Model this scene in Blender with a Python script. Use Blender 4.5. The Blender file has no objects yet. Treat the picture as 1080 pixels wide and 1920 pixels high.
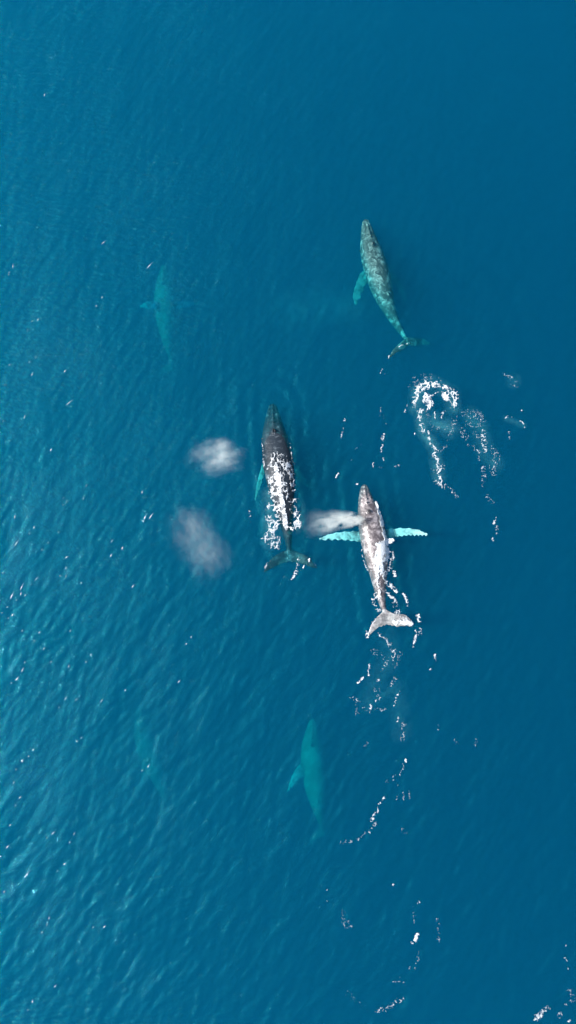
import bpy, bmesh, math, random
import numpy as np
from mathutils import Vector
from mathutils.bvhtree import BVHTree

random.seed(7)
rng = np.random.default_rng(7)
scene = bpy.context.scene
col = scene.collection

# ------------------------------------------------------------------ camera
H, TILT, FOV = 68.0, math.radians(6.0), math.radians(63.2)
CAM = Vector((0.0, -H * math.tan(TILT), H))
cam = bpy.data.cameras.new('camera')
cam.sensor_fit = 'VERTICAL'
cam.angle = FOV
cam.clip_start, cam.clip_end = 0.5, 8000.0
cam_o = bpy.data.objects.new('camera', cam)
cam_o.location = CAM
cam_o.rotation_euler = (TILT, 0, 0)
col.objects.link(cam_o)
scene.camera = cam_o

# ------------------------------------------------------------------ sky, sun, exposure
SUN_EL, SUN_AZ = math.radians(43), math.radians(-91)     # azimuth from +Y, clockwise: the sun stands to the left
world = bpy.data.worlds.new('World')
scene.world = world
world.cycles.sampling_method = 'NONE'
world.use_nodes = True
wn = world.node_tree
sky = wn.nodes.new('ShaderNodeTexSky')
sky.sky_type = 'NISHITA'
sky.sun_disc = False
sky.sun_elevation = SUN_EL
sky.sun_rotation = SUN_AZ
sky.dust_density = 1.2
wn.nodes['Background'].inputs['Strength'].default_value = 0.11
wn.links.new(sky.outputs[0], wn.nodes['Background'].inputs['Color'])
sun = bpy.data.lights.new('sun', 'SUN')
sun.energy = 4.8
sun.angle = math.radians(0.5)
sun.color = (1.0, 0.97, 0.925)
sun_o = bpy.data.objects.new('sun', sun)
sdir = Vector((math.sin(SUN_AZ) * math.cos(SUN_EL), math.cos(SUN_AZ) * math.cos(SUN_EL), math.sin(SUN_EL)))
sun_o.rotation_euler = sdir.to_track_quat('Z', 'Y').to_euler()
sun_o.location = sdir * 200
col.objects.link(sun_o)
vs = scene.view_settings
vs.view_transform = 'Standard'
vs.look = 'None'
vs.exposure = 0.50
vs.gamma = 1.0
vs.use_curve_mapping = False
cy = scene.cycles
cy.use_denoising = True
cy.denoiser = 'OPENIMAGEDENOISE'
cy.denoising_input_passes = 'RGB'
cy.use_adaptive_sampling = False
cy.sampling_pattern = 'BLUE_NOISE'
cy.max_bounces = 8
cy.volume_bounces = 3
cy.volume_step_rate = 0.4
cy.pixel_filter_type = 'BLACKMAN_HARRIS'
cy.filter_width = 1.3
cy.diffuse_bounces = 2
cy.glossy_bounces = 2
cy.transparent_max_bounces = 12
cy.caustics_reflective = False
cy.caustics_refractive = False
cy.sample_clamp_indirect = 3.0

# ------------------------------------------------------------------ helpers
TH = math.tan(FOV / 2)
FWD = Vector((0, math.sin(TILT), -math.cos(TILT)))
UPV = Vector((0, math.cos(TILT), math.sin(TILT)))


def at(px, py, z=0.0):
    """the place on the level z that the survey photograph shows at (px, py)"""
    d = FWD + Vector((1, 0, 0)) * ((px - 540) / 960 * TH) + UPV * ((960 - py) / 960 * TH)
    return CAM + d * ((z - CAM.z) / d.z)


def tag(o, label=None, cat=None, group=None, kind=None):
    if label: o['label'] = label
    if cat: o['category'] = cat
    if group: o['group'] = group
    if kind: o['kind'] = kind
    return o


def mesh_obj(name, me, mat=None, parent=None):
    o = bpy.data.objects.new(name, me)
    col.objects.link(o)
    if mat: me.materials.append(mat)
    if parent: o.parent = parent
    return o


def quick_mesh(name, V, F, smooth=True):
    """V (n,3) array, F (m,4) or (m,3) int array"""
    me = bpy.data.meshes.new(name)
    V = np.asarray(V, np.float32)
    F = np.asarray(F, np.int32)
    k = F.shape[1]
    me.vertices.add(len(V))
    me.vertices.foreach_set('co', V.ravel())
    me.loops.add(F.size)
    me.loops.foreach_set('vertex_index', F.ravel())
    me.polygons.add(len(F))
    me.polygons.foreach_set('loop_start', np.arange(0, F.size, k, dtype=np.int32))
    me.polygons.foreach_set('loop_total', np.full(len(F), k, np.int32))
    me.update(calc_edges=True)
    if smooth:
        me.polygons.foreach_set('use_smooth', np.ones(len(F), bool))
    return me


_lat = rng.random((256, 256))


def vnoise(x, y):
    xi, yi = np.floor(x).astype(int), np.floor(y).astype(int)
    fx, fy = x - xi, y - yi
    fx = fx * fx * (3 - 2 * fx); fy = fy * fy * (3 - 2 * fy)
    g = lambda a, b: _lat[a % 256, b % 256]
    return (g(xi, yi) * (1 - fx) + g(xi + 1, yi) * fx) * (1 - fy) + (g(xi, yi + 1) * (1 - fx) + g(xi + 1, yi + 1) * fx) * fy


def fbm(x, y, octv=4, ridge=False):
    s, a, t = 0, 1.0, 0
    for i in range(octv):
        n = vnoise(x * 2 ** i + 17.3 * i, y * 2 ** i + 41.7 * i)
        if ridge: n = 1 - np.abs(2 * n - 1)
        s = s + a * n; t += a; a *= 0.55
    return s / t


# ------------------------------------------------------------------ the sea's waves
CREST = math.radians(57)             # crests run up and to the right
_w = []
wr = np.random.default_rng(21)
for i in range(130):
    lam = 0.5 * (6.0 / 0.5) ** (wr.random() ** 1.6)
    th = CREST - math.pi / 2 + wr.normal(0, 0.38)
    k = 2 * math.pi / lam
    slope = 0.0132 * (1.2 if lam < 1.6 else 0.52)
    _w.append((k * math.cos(th), k * math.sin(th), slope / k, wr.random() * 6.283))
_w = np.array(_w)


def calm(x, y):
    """how rough the sea is: gusty bands, smooth slicks on the side where the whales have passed"""
    e = 0.80 + 0.40 * fbm(x * 0.05 + 9.1, y * 0.035 + 3.3, 3)
    slick = 1 / (1 + np.exp((x - 1.0 + 0.06 * y) / 6.0))
    return np.clip(e * (0.78 + 0.22 * slick), 0.25, 1.3)


RING = at(770, 660)


WAKES = [np.array([at(*p)[:2] for p in q]) for q in (
    [(511, 757), (514, 812), (519, 850), (525, 895), (532, 945), (540, 1010)],
    [(683, 908), (690, 958), (697, 992), (704, 1030), (711, 1090), (722, 1150)])]


def wave(x, y):
    x = np.asarray(x, float); y = np.asarray(y, float)
    z = np.zeros_like(x)
    for kx, ky, a, p in _w:
        z += a * np.sin(kx * x + ky * y + p)
    z *= calm(x, y)
    for q in WAKES:                    # wavelets pushed out by the two whales at the surface
        dm = np.full(x.shape, 99.0)
        for a, b in zip(q[:-1], q[1:]):
            d = b - a
            t = np.clip(((x - a[0]) * d[0] + (y - a[1]) * d[1]) / (d @ d), 0, 1)
            dm = np.minimum(dm, np.hypot(x - a[0] - t * d[0], y - a[1] - t * d[1]))
        z += 0.035 * np.sin(dm * 4.6) * np.exp(-((dm - 1.9) / 1.3) ** 2) * (0.4 + fbm(x * 0.7, y * 0.7, 2))
    r = np.hypot(x - RING.x, y - RING.y)
    z += 0.016 * np.sin(r * 3.0) * np.exp(-((r - 9.5) / 3.6) ** 2) * (x > RING.x - 2) * np.clip((x - RING.x + 2) / 4, 0, 1)
    return z


def axis(lo, hi, step, far, n):
    core = np.arange(lo, hi + step / 2, step)
    g = np.linspace(0, 1, n + 1)[1:] ** 3.0
    return np.concatenate([(lo - step * 2 - g * (far + lo))[::-1], core, hi + step * 2 + g * (far - hi)])


# ------------------------------------------------------------------ materials
def new_mat(name):
    m = bpy.data.materials.new(name)
    m.use_nodes = True
    nt = m.node_tree
    nt.nodes.clear()
    out = nt.nodes.new('ShaderNodeOutputMaterial')
    return m, nt, out


def node(nt, kind, **kw):
    n = nt.nodes.new('ShaderNode' + kind)
    for k, v in kw.items():
        if k in n.inputs: n.inputs[k].default_value = v
        else: setattr(n, k, v)
    return n


def mathn(nt, op, a, b=None, c=None, clamp=False):
    n = nt.nodes.new('ShaderNodeMath')
    n.operation = op
    n.use_clamp = clamp
    for i, v in enumerate((a, b, c)):
        if v is None: continue
        if isinstance(v, (int, float)): n.inputs[i].default_value = v
        else: nt.links.new(v, n.inputs[i])
    return n.outputs[0]


def sea_material():
    m, nt, out = new_mat('sea_water')
    L = nt.links.new
    tc = node(nt, 'TexCoord')
    mp = node(nt, 'Mapping')
    mp.inputs['Rotation'].default_value = (0, 0, -CREST)
    mp.inputs['Scale'].default_value = (0.42, 1, 1)
    L(tc.outputs['Object'], mp.inputs['Vector'])
    n1 = node(nt, 'TexNoise', Scale=3.8, Detail=4.0, Roughness=0.66, Distortion=0.5)
    L(mp.outputs[0], n1.inputs['Vector'])
    # gusts: fine ripples come in patches
    n2 = node(nt, 'TexNoise', Scale=0.13, Detail=3.0, Roughness=0.5)
    L(tc.outputs['Object'], n2.inputs['Vector'])
    sp = node(nt, 'SeparateXYZ')
    L(tc.outputs['Object'], sp.inputs[0])
    slick = mathn(nt, 'MULTIPLY_ADD', sp.outputs[0], -0.05, 0.55, clamp=True)
    gust = mathn(nt, 'MULTIPLY', mathn(nt, 'MULTIPLY_ADD', n2.outputs[0], 1.6, 0.1), mathn(nt, 'MULTIPLY_ADD', slick, 0.45, 0.55))
    bump = node(nt, 'Bump', Distance=0.10)
    L(gust, bump.inputs['Strength'])
    L(n1.outputs[0], bump.inputs['Height'])
    fr = node(nt, 'Fresnel', IOR=1.34)
    L(bump.outputs[0], fr.inputs['Normal'])
    geo = node(nt, 'NewGeometry')                     # light runs straight through: the same IOR seen from either side
    L(mathn(nt, 'MULTIPLY_ADD', geo.outputs['Backfacing'], 1 / 1.34 - 1.34, 1.34), fr.inputs['IOR'])
    gl1 = node(nt, 'BsdfGlossy', Roughness=0.065, Color=(0.40, 0.90, 1.0, 1))                                          # glints off the smooth facets
    gl2 = node(nt, 'BsdfGlossy', Roughness=0.43, Color=(0.03, 0.88, 1.0, 1))              # sheen of the finest ripples
    L(bump.outputs[0], gl1.inputs['Normal']); L(bump.outputs[0], gl2.inputs['Normal'])
    gl = node(nt, 'MixShader'); gl.inputs[0].default_value = 0.76
    L(gl1.outputs[0], gl.inputs[1]); L(gl2.outputs[0], gl.inputs[2])
    tr = node(nt, 'BsdfTransparent')
    mx = node(nt, 'MixShader')
    L(mathn(nt, 'MULTIPLY', fr.outputs[0], 1.5), mx.inputs[0]); L(tr.outputs[0], mx.inputs[1]); L(gl.outputs[0], mx.inputs[2])
    L(mx.outputs[0], out.inputs['Surface'])
    sc_ = node(nt, 'VolumeScatter', Color=(0.004, 0.62, 1.0, 1), Density=0.135, Anisotropy=0.42)
    ab = node(nt, 'VolumeAbsorption', Color=(0.18, 0.907, 0.942, 1), Density=1.0)
    ad = node(nt, 'AddShader')
    L(sc_.outputs[0], ad.inputs[0]); L(ab.outputs[0], ad.inputs[1])
    L(ad.outputs[0], out.inputs['Volume'])
    return m


def skin_material(name, dark, light, amount, fin_col, scale=1.0, rough=0.35, gloss=0.5):
    m, nt, out = new_mat(name)
    L = nt.links.new
    tc = node(nt, 'TexCoord')
    n1 = node(nt, 'TexNoise', Scale=1.3 * scale, Detail=7.0, Roughness=0.68, Distortion=0.35)
    L(tc.outputs['Object'], n1.inputs['Vector'])
    r1 = node(nt, 'ValToRGB')
    r1.color_ramp.elements[0].position = 0.62 - amount * 0.3
    r1.color_ramp.elements[1].position = 0.74 - amount * 0.18
    L(n1.outputs[0], r1.inputs[0])
    vo = node(nt, 'TexVoronoi', Scale=3.2, Randomness=1.0, feature='DISTANCE_TO_EDGE')
    L(n1.outputs['Color'], vo.inputs['Vector'])
    scar = mathn(nt, 'LESS_THAN', vo.outputs[0], 0.012)
    f = mathn(nt, 'MAXIMUM', r1.outputs[0], mathn(nt, 'MULTIPLY', scar, 0.35))
    mix = node(nt, 'MixRGB', Color1=(*dark, 1), Color2=(*light, 1))
    L(f, mix.inputs[0])
    at_ = node(nt, 'Attribute', attribute_name='fin')
    n3 = node(nt, 'TexNoise', Scale=2.4, Detail=4.0, Roughness=0.6)
    L(tc.outputs['Object'], n3.inputs['Vector'])
    r3 = node(nt, 'ValToRGB')
    r3.color_ramp.elements[0].position = 0.36
    r3.color_ramp.elements[0].color = (0.35, 0.35, 0.35, 1)
    r3.color_ramp.elements[1].position = 0.60
    L(n3.outputs[0], r3.inputs[0])
    fc = node(nt, 'MixRGB', blend_type='MULTIPLY', Color1=(*fin_col, 1))
    fc.inputs[0].default_value = 1.0
    L(r3.outputs[0], fc.inputs[2])
    mix2 = node(nt, 'MixRGB')
    L(at_.outputs['Fac'], mix2.inputs[0]); L(mix.outputs[0], mix2.inputs[1]); L(fc.outputs[0], mix2.inputs[2])
    bs = node(nt, 'BsdfPrincipled', Roughness=rough)
    bs.inputs['Specular IOR Level'].default_value = gloss
    L(mix2.outputs[0], bs.inputs['Base Color'])
    nb = node(nt, 'TexNoise', Scale=5.0, Detail=5.0, Roughness=0.6)
    L(tc.outputs['Object'], nb.inputs['Vector'])
    bp = node(nt, 'Bump', Distance=0.05, Strength=0.6)
    L(nb.outputs[0], bp.inputs['Height'])
    L(bp.outputs[0], bs.inputs['Normal'])
    L(bs.outputs[0], out.inputs['Surface'])
    return m


def foam_material():
    m, nt, out = new_mat('sea_foam')
    L = nt.links.new
    tc = node(nt, 'TexCoord')
    n1 = node(nt, 'TexNoise', Scale=6.0, Detail=5.0, Roughness=0.7)
    L(tc.outputs['Object'], n1.inputs['Vector'])
    r = node(nt, 'ValToRGB')
    r.color_ramp.elements[0].position = 0.3
    r.color_ramp.elements[0].color = (0.56, 0.60, 0.63, 1)
    r.color_ramp.elements[1].position = 0.6
    r.color_ramp.elements[1].color = (0.80, 0.83, 0.85, 1)
    L(n1.outputs[0], r.inputs[0])
    bs = node(nt, 'BsdfPrincipled', Roughness=0.6)
    L(r.outputs[0], bs.inputs['Base Color'])
    bp = node(nt, 'Bump', Distance=0.08, Strength=0.8)
    L(n1.outputs[0], bp.inputs['Height'])
    L(bp.outputs[0], bs.inputs['Normal'])
    # thin foam is a loose raft of bubbles: the water shows through it
    at_ = node(nt, 'Attribute', attribute_name='cover')
    n2 = node(nt, 'TexNoise', Scale=9.0, Detail=3.0, Roughness=0.7)
    L(tc.outputs['Object'], n2.inputs['Vector'])
    a = mathn(nt, 'MULTIPLY_ADD', n2.outputs[0], 1.4, -0.7)
    a = mathn(nt, 'ADD', a, mathn(nt, 'MULTIPLY_ADD', at_.outputs['Fac'], 1.4, 0.14), clamp=True)
    tr = node(nt, 'BsdfTransparent')
    mx = node(nt, 'MixShader')
    L(a, mx.inputs[0]); L(tr.outputs[0], mx.inputs[1]); L(bs.outputs[0], mx.inputs[2])
    L(mx.outputs[0], out.inputs['Surface'])
    return m


M_SEA = sea_material()
M_FOAM = foam_material()

# ------------------------------------------------------------------ the sea: one closed body of water
gx = axis(-29, 29, 0.115, 2500, 24)
gy = axis(-47, 53, 0.115, 2500, 24)
X, Y = np.meshgrid(gx, gy)
fade = np.exp(-np.clip(np.maximum(np.abs(X) - 29, np.abs(Y - 3) - 50), 0, None) / 15)
Z = wave(X, Y) * fade
nx, ny = len(gx), len(gy)
idx = np.arange(nx * ny).reshape(ny, nx)
F = np.stack([idx[:-1, :-1], idx[:-1, 1:], idx[1:, 1:], idx[1:, :-1]], -1).reshape(-1, 4)
V = np.stack([X, Y, Z], -1).reshape(-1, 3)
ring = np.concatenate([idx[0, :-1], idx[:-1, -1], idx[-1, :0:-1], idx[:0:-1, 0]])
low = V[ring].copy(); low[:, 2] = -70
nb0 = len(V)
lo_idx = nb0 + np.arange(len(ring))
skirt = np.stack([ring, lo_idx, np.roll(lo_idx, -1), np.roll(ring, -1)], -1)
cen = nb0 + len(ring)
V = np.concatenate([V, low, [[0, 0, -70]]])
me = quick_mesh('sea', V, np.concatenate([F, skirt]), True)
bm = bmesh.new(); bm.from_mesh(me); bm.verts.ensure_lookup_table()
c = bm.verts[cen]
for i in range(len(lo_idx)):
    bm.faces.new((bm.verts[lo_idx[(i + 1) % len(lo_idx)]], bm.verts[lo_idx[i]], c))
bm.to_mesh(me); bm.free()
sea = mesh_obj('sea', me, M_SEA)
tag(sea, 'deep blue open sea with small wind ripples', 'sea', kind='structure')


# ------------------------------------------------------------------ whales
def crom(P, n):
    P = np.asarray(P, float)
    Q = np.vstack([2 * P[0] - P[1], P, 2 * P[-1] - P[-2]])
    seg = np.linalg.norm(np.diff(P, axis=0), axis=1)
    cum = np.concatenate([[0], np.cumsum(seg)]); cum /= cum[-1]
    outp = []
    for u in np.linspace(0, 1, n):
        i = min(np.searchsorted(cum, u, side='right') - 1, len(P) - 2)
        t = (u - cum[i]) / (cum[i + 1] - cum[i])
        a, b, c_, d = Q[i], Q[i + 1], Q[i + 2], Q[i + 3]
        outp.append(0.5 * ((2 * b) + (-a + c_) * t + (2 * a - 5 * b + 4 * c_ - d) * t * t + (-a + 3 * b - 3 * c_ + d) * t ** 3))
    return np.array(outp)


S_ = np.array([0, .012, .04, .08, .14, .20, .27, .35, .42, .50, .58, .66, .74, .82, .88, .93, .97, 1.0])
W_ = np.array([.010, .024, .034, .046, .061, .076, .088, .095, .096, .090, .079, .064, .048, .033, .024, .018, .016, .012])
U_ = np.array([.006, .012, .020, .028, .042, .058, .072, .080, .083, .080, .073, .062, .050, .040, .032, .024, .015, .008])
D_ = np.array([.006, .018, .034, .052, .070, .084, .092, .094, .090, .082, .070, .056, .044, .034, .027, .020, .013, .008])


def loft(rings, cap=True):
    """rings (n,m,3) -> verts, faces (list)"""
    n, m, _ = rings.shape
    V = rings.reshape(-1, 3)
    F = []
    for i in range(n - 1):
        for j in range(m):
            k = (j + 1) % m
            F.append((i * m + j, i * m + k, (i + 1) * m + k, (i + 1) * m + j))
    F.append(tuple(range(m - 1, -1, -1)))
    F.append(tuple((n - 1) * m + j for j in range(m)))
    return V, F


def body_shell(spine, L, roll, wide=1.0, keel=1.0):
    n, m = 64, 32
    C = crom(spine, n)
    T = np.gradient(C, axis=0); T /= np.linalg.norm(T, axis=1)[:, None]
    s = np.linspace(0, 1, n)
    w = np.interp(s, S_, W_) * L * wide; u = np.interp(s, S_, U_) * L; d = np.interp(s, S_, D_) * L
    rings = np.zeros((n, m, 3))
    a = np.linspace(0, 2 * np.pi, m, endpoint=False)
    for i in range(n):
        up = np.array([0, 0, 1.0]); side = np.cross(T[i], up); side /= np.linalg.norm(side); up = np.cross(side, T[i])
        r = roll[0] + (roll[1] - roll[0]) * s[i]
        side, up = side * math.cos(r) + up * math.sin(r), up * math.cos(r) - side * math.sin(r)
        ca, sa = np.cos(a), np.sin(a)
        ex = 0.9 if s[i] < .5 else 0.9 + 0.5 * min(1, (s[i] - .5) / .3) * keel     # sharper dorsal ridge towards the tail
        hh = np.where(sa > 0, u[i] * np.abs(sa) ** ex, -d[i] * np.abs(sa) ** 0.95)
        if s[i] < 0.22:        # raised median ridge of the rostrum, up to the blowholes
            hh = hh + np.where(sa > 0, np.exp(-(ca / 0.16) ** 2) * 0.008 * L * math.sin(math.pi * s[i] / 0.22), 0)
        ww = w[i] * np.sign(ca) * np.abs(ca) ** 0.95
        rings[i] = C[i] + side[None] * ww[:, None] + up[None] * hh[:, None]
    return C, T, loft(rings)


def fin_shell(lead, trail, thick, n=26, knob=0.0, camber=0.0):
    A, B = crom(lead, n), crom(trail, n)
    m = 14
    rings = np.zeros((n, m, 3))
    a = np.linspace(0, 2 * np.pi, m, endpoint=False)
    for i in range(n):
        u = i / (n - 1)
        p, q = A[i], B[i]
        if knob: p = p + (p - q) / (np.linalg.norm(p - q) + 1e-6) * knob * max(0, math.sin(u * 34)) * (1 - u * .6)
        c_, h = (p + q) / 2, (p - q) / 2
        ax = (A[min(i + 1, n - 1)] + B[min(i + 1, n - 1)] - A[max(i - 1, 0)] - B[max(i - 1, 0)])
        nrm = np.cross(ax, h); nrm /= np.linalg.norm(nrm) + 1e-9
        if nrm[2] < 0: nrm = -nrm
        t = thick * (1 - 0.72 * u ** 1.3)
        prof = np.sin(a) * (0.62 + 0.38 * np.cos(a))
        rings[i] = c_ + h[None] * np.cos(a)[:, None] + nrm[None] * (prof * t)[:, None]
    return loft(rings)


def ball(c_, r, sub=1):
    bm = bmesh.new()
    bmesh.ops.create_icosphere(bm, subdivisions=sub, radius=1)
    V = np.array([v.co[:] for v in bm.verts]) * np.asarray(r) + np.asarray(c_)
    F = [tuple(v.index for v in f.verts) for f in bm.faces]
    bm.free()
    return V, F


def px_path(pts, zs):
    """pixel points + heights -> world points"""
    if np.isscalar(zs): zs = [zs] * len(pts)
    zs = np.interp(np.linspace(0, 1, len(pts)), np.linspace(0, 1, len(zs)), zs)
    return np.array([at(p[0], p[1], z)[:] for p, z in zip(pts, zs)])


WHALES = {}


def make_whale(key, label, spine_px, spine_z, roll, flippers, flukes, mat, wide=1.0, dorsal=1.0, flip_white=True, fluke_highlight=0.0):
    spine = px_path(spine_px, spine_z)
    L = float(np.sum(np.linalg.norm(np.diff(crom(spine, 40), axis=0), axis=1)))
    C, T, body = body_shell(spine, L, roll, wide)
    org = Vector(C[26])
    shells = [body]
    fins, flk = [], []
    n = len(C)

    def frame(s):
        i = min(int(s * (n - 1)), n - 1)
        up = np.array([0, 0, 1.0]); side = np.cross(T[i], up); side /= np.linalg.norm(side); up = np.cross(side, T[i])
        r = roll[0] + (roll[1] - roll[0]) * s
        return C[i], T[i], side * math.cos(r) + up * math.sin(r), up * math.cos(r) - side * math.sin(r)

    # dorsal fin: a low stubby hump hooked backwards
    sd = np.linspace(0, 1, 9)
    lead, trail = [], []
    for u in sd:
        c0, t0, s0, u0 = frame(0.60 + 0.030 * u)
        hgt = np.interp(.63, S_, U_) * L * 0.75 + u * 0.036 * L * dorsal
        ch = 0.045 * L * (1 - u) ** 0.8 + 0.004 * L
        lead.append(c0 + u0 * hgt - t0 * ch * 0.6 + t0 * 0.012 * L * u)
        trail.append(c0 + u0 * hgt + t0 * ch * 0.6 + t0 * 0.012 * L * u)
    shells.append(fin_shell(np.array(lead), np.array(trail), 0.016 * L, n=12))
    # blowhole mound and knobs on the snout
    c0, t0, s0, u0 = frame(0.215)
    shells.append(ball(c0 + u0 * np.interp(.215, S_, U_) * L * 0.98, 0.016 * L, 2))
    for s in (0.03, 0.06, 0.09, 0.12, 0.15):
        for q in (-0.55, 0, 0.55):
            c0, t0, s0, u0 = frame(s)
            hh = np.interp(s, S_, U_) * L * math.sqrt(1 - q * q) * (1.0 if q else 1.3)
            shells.append(ball(c0 + u0 * hh + s0 * q * np.interp(s, S_, W_) * L, 0.0066 * L, 1))
    for (ld, tr, zs, th, kn) in flippers:
        f = fin_shell(px_path(ld, zs), px_path(tr, zs), th, knob=kn, n=40)
        fins.append(f); shells.append(f)
    for (ld, tr, zs, th) in flukes:
        f = fin_shell(px_path(ld, zs), px_path(tr, zs), th, n=26)
        shells.append(f); flk.append(f)
    # join, then fuse into one continuous skin
    vv, ff, off = [], [], 0
    for v, f in shells:
        vv.append(v - np.array(org)); ff += [tuple(i + off for i in q) for q in f]; off += len(v)
    me = bpy.data.meshes.new('raw')
    me.from_pydata(np.concatenate(vv).tolist(), [], ff)
    bm = bmesh.new(); bm.from_mesh(me)
    bmesh.ops.recalc_face_normals(bm, faces=bm.faces); bm.to_mesh(me); bm.free()
    tmp = bpy.data.objects.new('raw', me); col.objects.link(tmp)
    rm = tmp.modifiers.new('fuse', 'REMESH'); rm.mode = 'VOXEL'; rm.voxel_size = 0.055; rm.adaptivity = 0
    sm = tmp.modifiers.new('soft', 'SMOOTH'); sm.iterations = 5; sm.factor = 0.5
    dg = bpy.context.evaluated_depsgraph_get()
    skin = bpy.data.meshes.new_from_object(tmp.evaluated_get(dg))
    bpy.data.objects.remove(tmp); bpy.data.meshes.remove(me)
    skin.name = 'whale_body'
    nv = len(skin.vertices)
    co = np.zeros(nv * 3, np.float32); skin.vertices.foreach_get('co', co); co = co.reshape(-1, 3)
    skin.polygons.foreach_set('use_smooth', np.ones(len(skin.polygons), bool))
    finv = np.zeros(nv, np.float32)
    if flip_white and fins:
        tb = BVHTree.FromPolygons([Vector(p) for p in (body[0] - np.array(org))], body[1])
        tf = [BVHTree.FromPolygons([Vector(p) for p in (f[0] - np.array(org))], f[1]) for f in fins]
        for i in range(nv):
            p = Vector(co[i])
            for t in tf:
                d = t.find_nearest(p, 0.25)[3]
                if d is not None and d < 0.12:
                    db = tb.find_nearest(p)[3]
                    finv[i] = max(finv[i], min(1, max(0, (db - 0.1) / 0.35)))
    if fluke_highlight:  # wet highlight on the flukes, painted as a paler skin tone
        for f in flk:
            t = BVHTree.FromPolygons([Vector(p) for p in (f[0] - np.array(org))], f[1])
            for i in range(nv):
                d = t.find_nearest(Vector(co[i]), 0.3)[3]
                if d is not None and d < 0.12: finv[i] = max(finv[i], fluke_highlight)
    a = skin.attributes.new('fin', 'FLOAT', 'POINT'); a.data.foreach_set('value', finv)
    root = bpy.data.objects.new('humpback_whale', None)
    root.location = org; root.empty_display_size = 0.5
    col.objects.link(root)
    tag(root, label, 'whale', 'humpback whales swimming in a pod')
    b = mesh_obj('body', skin, mat, root)
    # eyes low behind the corners of the jaw, paired blowholes on the mound
    for q in (-1, 1):
        c0, t0, s0, u0 = frame(0.235)
        v, f = ball(c0 + s0 * q * np.interp(.235, S_, W_) * L * wide * 0.985 - u0 * 0.022 * L - np.array(org), 0.0075 * L, 2)
        e = bpy.data.meshes.new('eye'); e.from_pydata(v.tolist(), [], f); mesh_obj('eye', e, M_EYE, root)
        c0, t0, s0, u0 = frame(0.222)
        v, f = ball((0, 0, 0), 1.0, 2)
        v = v * 0.012 * L
        base = c0 + u0 * (np.interp(.222, S_, U_) * L * 0.98 + 0.0148 * L) + s0 * q * 0.0052 * L - np.array(org)
        v = base + v[:, :1] * (t0 + s0 * q * 0.3) + v[:, 1:2] * s0 * 0.22 + v[:, 2:] * u0 * 0.12
        e = bpy.data.meshes.new('nostril'); e.from_pydata(v.tolist(), [], f); mesh_obj('nostril', e, M_EYE, root)
    WHALES[key] = dict(root=root, C=C, L=L, bvh=BVHTree.FromPolygons([Vector(p) + org for p in co], [tuple(p.vertices) for p in skin.polygons]))
    return root


M_EYE, _nt, _o = new_mat('whale_eye')
_b = node(_nt, 'BsdfPrincipled', Roughness=0.15)
_n = node(_nt, 'TexNoise', Scale=9.0)
_r = node(_nt, 'ValToRGB')
_r.color_ramp.elements[0].color = (0.010, 0.010, 0.012, 1)
_r.color_ramp.elements[1].color = (0.030, 0.028, 0.026, 1)
_nt.links.new(_n.outputs[0], _r.inputs[0]); _nt.links.new(_r.outputs[0], _b.inputs['Base Color'])
_nt.links.new(_b.outputs[0], _o.inputs['Surface'])

M_W1 = skin_material('skin_mottled_grey', (0.060, 0.072, 0.070), (0.40, 0.43, 0.40), 0.46, (0.27, 0.29, 0.28), 1.5, 0.5, 0.3)
M_W2 = skin_material('skin_dark_slate', (0.020, 0.030, 0.042), (0.15, 0.185, 0.21), 0.26, (0.42, 0.45, 0.43), 1.2, 0.46, 0.22)
M_W3 = skin_material('skin_wet_charcoal', (0.100, 0.084, 0.088), (0.46, 0.41, 0.41), 0.46, (0.74, 0.80, 0.77), 1.5, 0.34, 0.7)
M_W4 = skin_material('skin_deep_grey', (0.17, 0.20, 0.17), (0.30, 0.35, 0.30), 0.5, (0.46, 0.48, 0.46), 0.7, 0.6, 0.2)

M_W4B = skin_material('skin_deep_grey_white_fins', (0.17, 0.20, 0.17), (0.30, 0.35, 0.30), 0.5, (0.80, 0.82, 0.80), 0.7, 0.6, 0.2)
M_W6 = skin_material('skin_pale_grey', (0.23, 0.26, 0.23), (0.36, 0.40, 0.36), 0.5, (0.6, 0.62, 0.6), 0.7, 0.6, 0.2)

# mottled whale gliding just below the surface
make_whale('w1', 'mottled pale grey humpback whale gliding just under the surface ahead of the foam ring',
           [(685, 411), (690, 440), (697, 474), (708, 512), (721, 557), (738, 597), (752, 621), (764, 641)],
           [-.62, -.85, -1.15, -1.35, -1.45, -1.6, -1.65, -1.6], (0.18, 0.30),
           [([(690, 503), (676, 512), (666, 535), (661, 556), (666, 574)], [(700, 525), (692, 527), (683, 543), (677, 560), (668, 575)], [-1.9, -2.0, -2.1, -2.2], 0.13, 0.07),
            ([(722, 505), (742, 515), (754, 534), (762, 556), (765, 572)], [(724, 526), (735, 530), (744, 543), (752, 560), (763, 573)], [-2.2, -2.8, -3.4, -3.8], 0.13, 0.07)],
           [([(764, 632), (752, 641), (738, 654), (727, 672)], [(768, 646), (757, 657), (745, 662), (729, 674)], [-1.5, -1.2, -.8, -.55], 0.16),
            ([(762, 632), (776, 633), (794, 635), (810, 645)], [(764, 647), (778, 650), (793, 648), (808, 647)], [-1.3, -1.6, -2.1, -2.5], 0.16)],
           M_W1)
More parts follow.
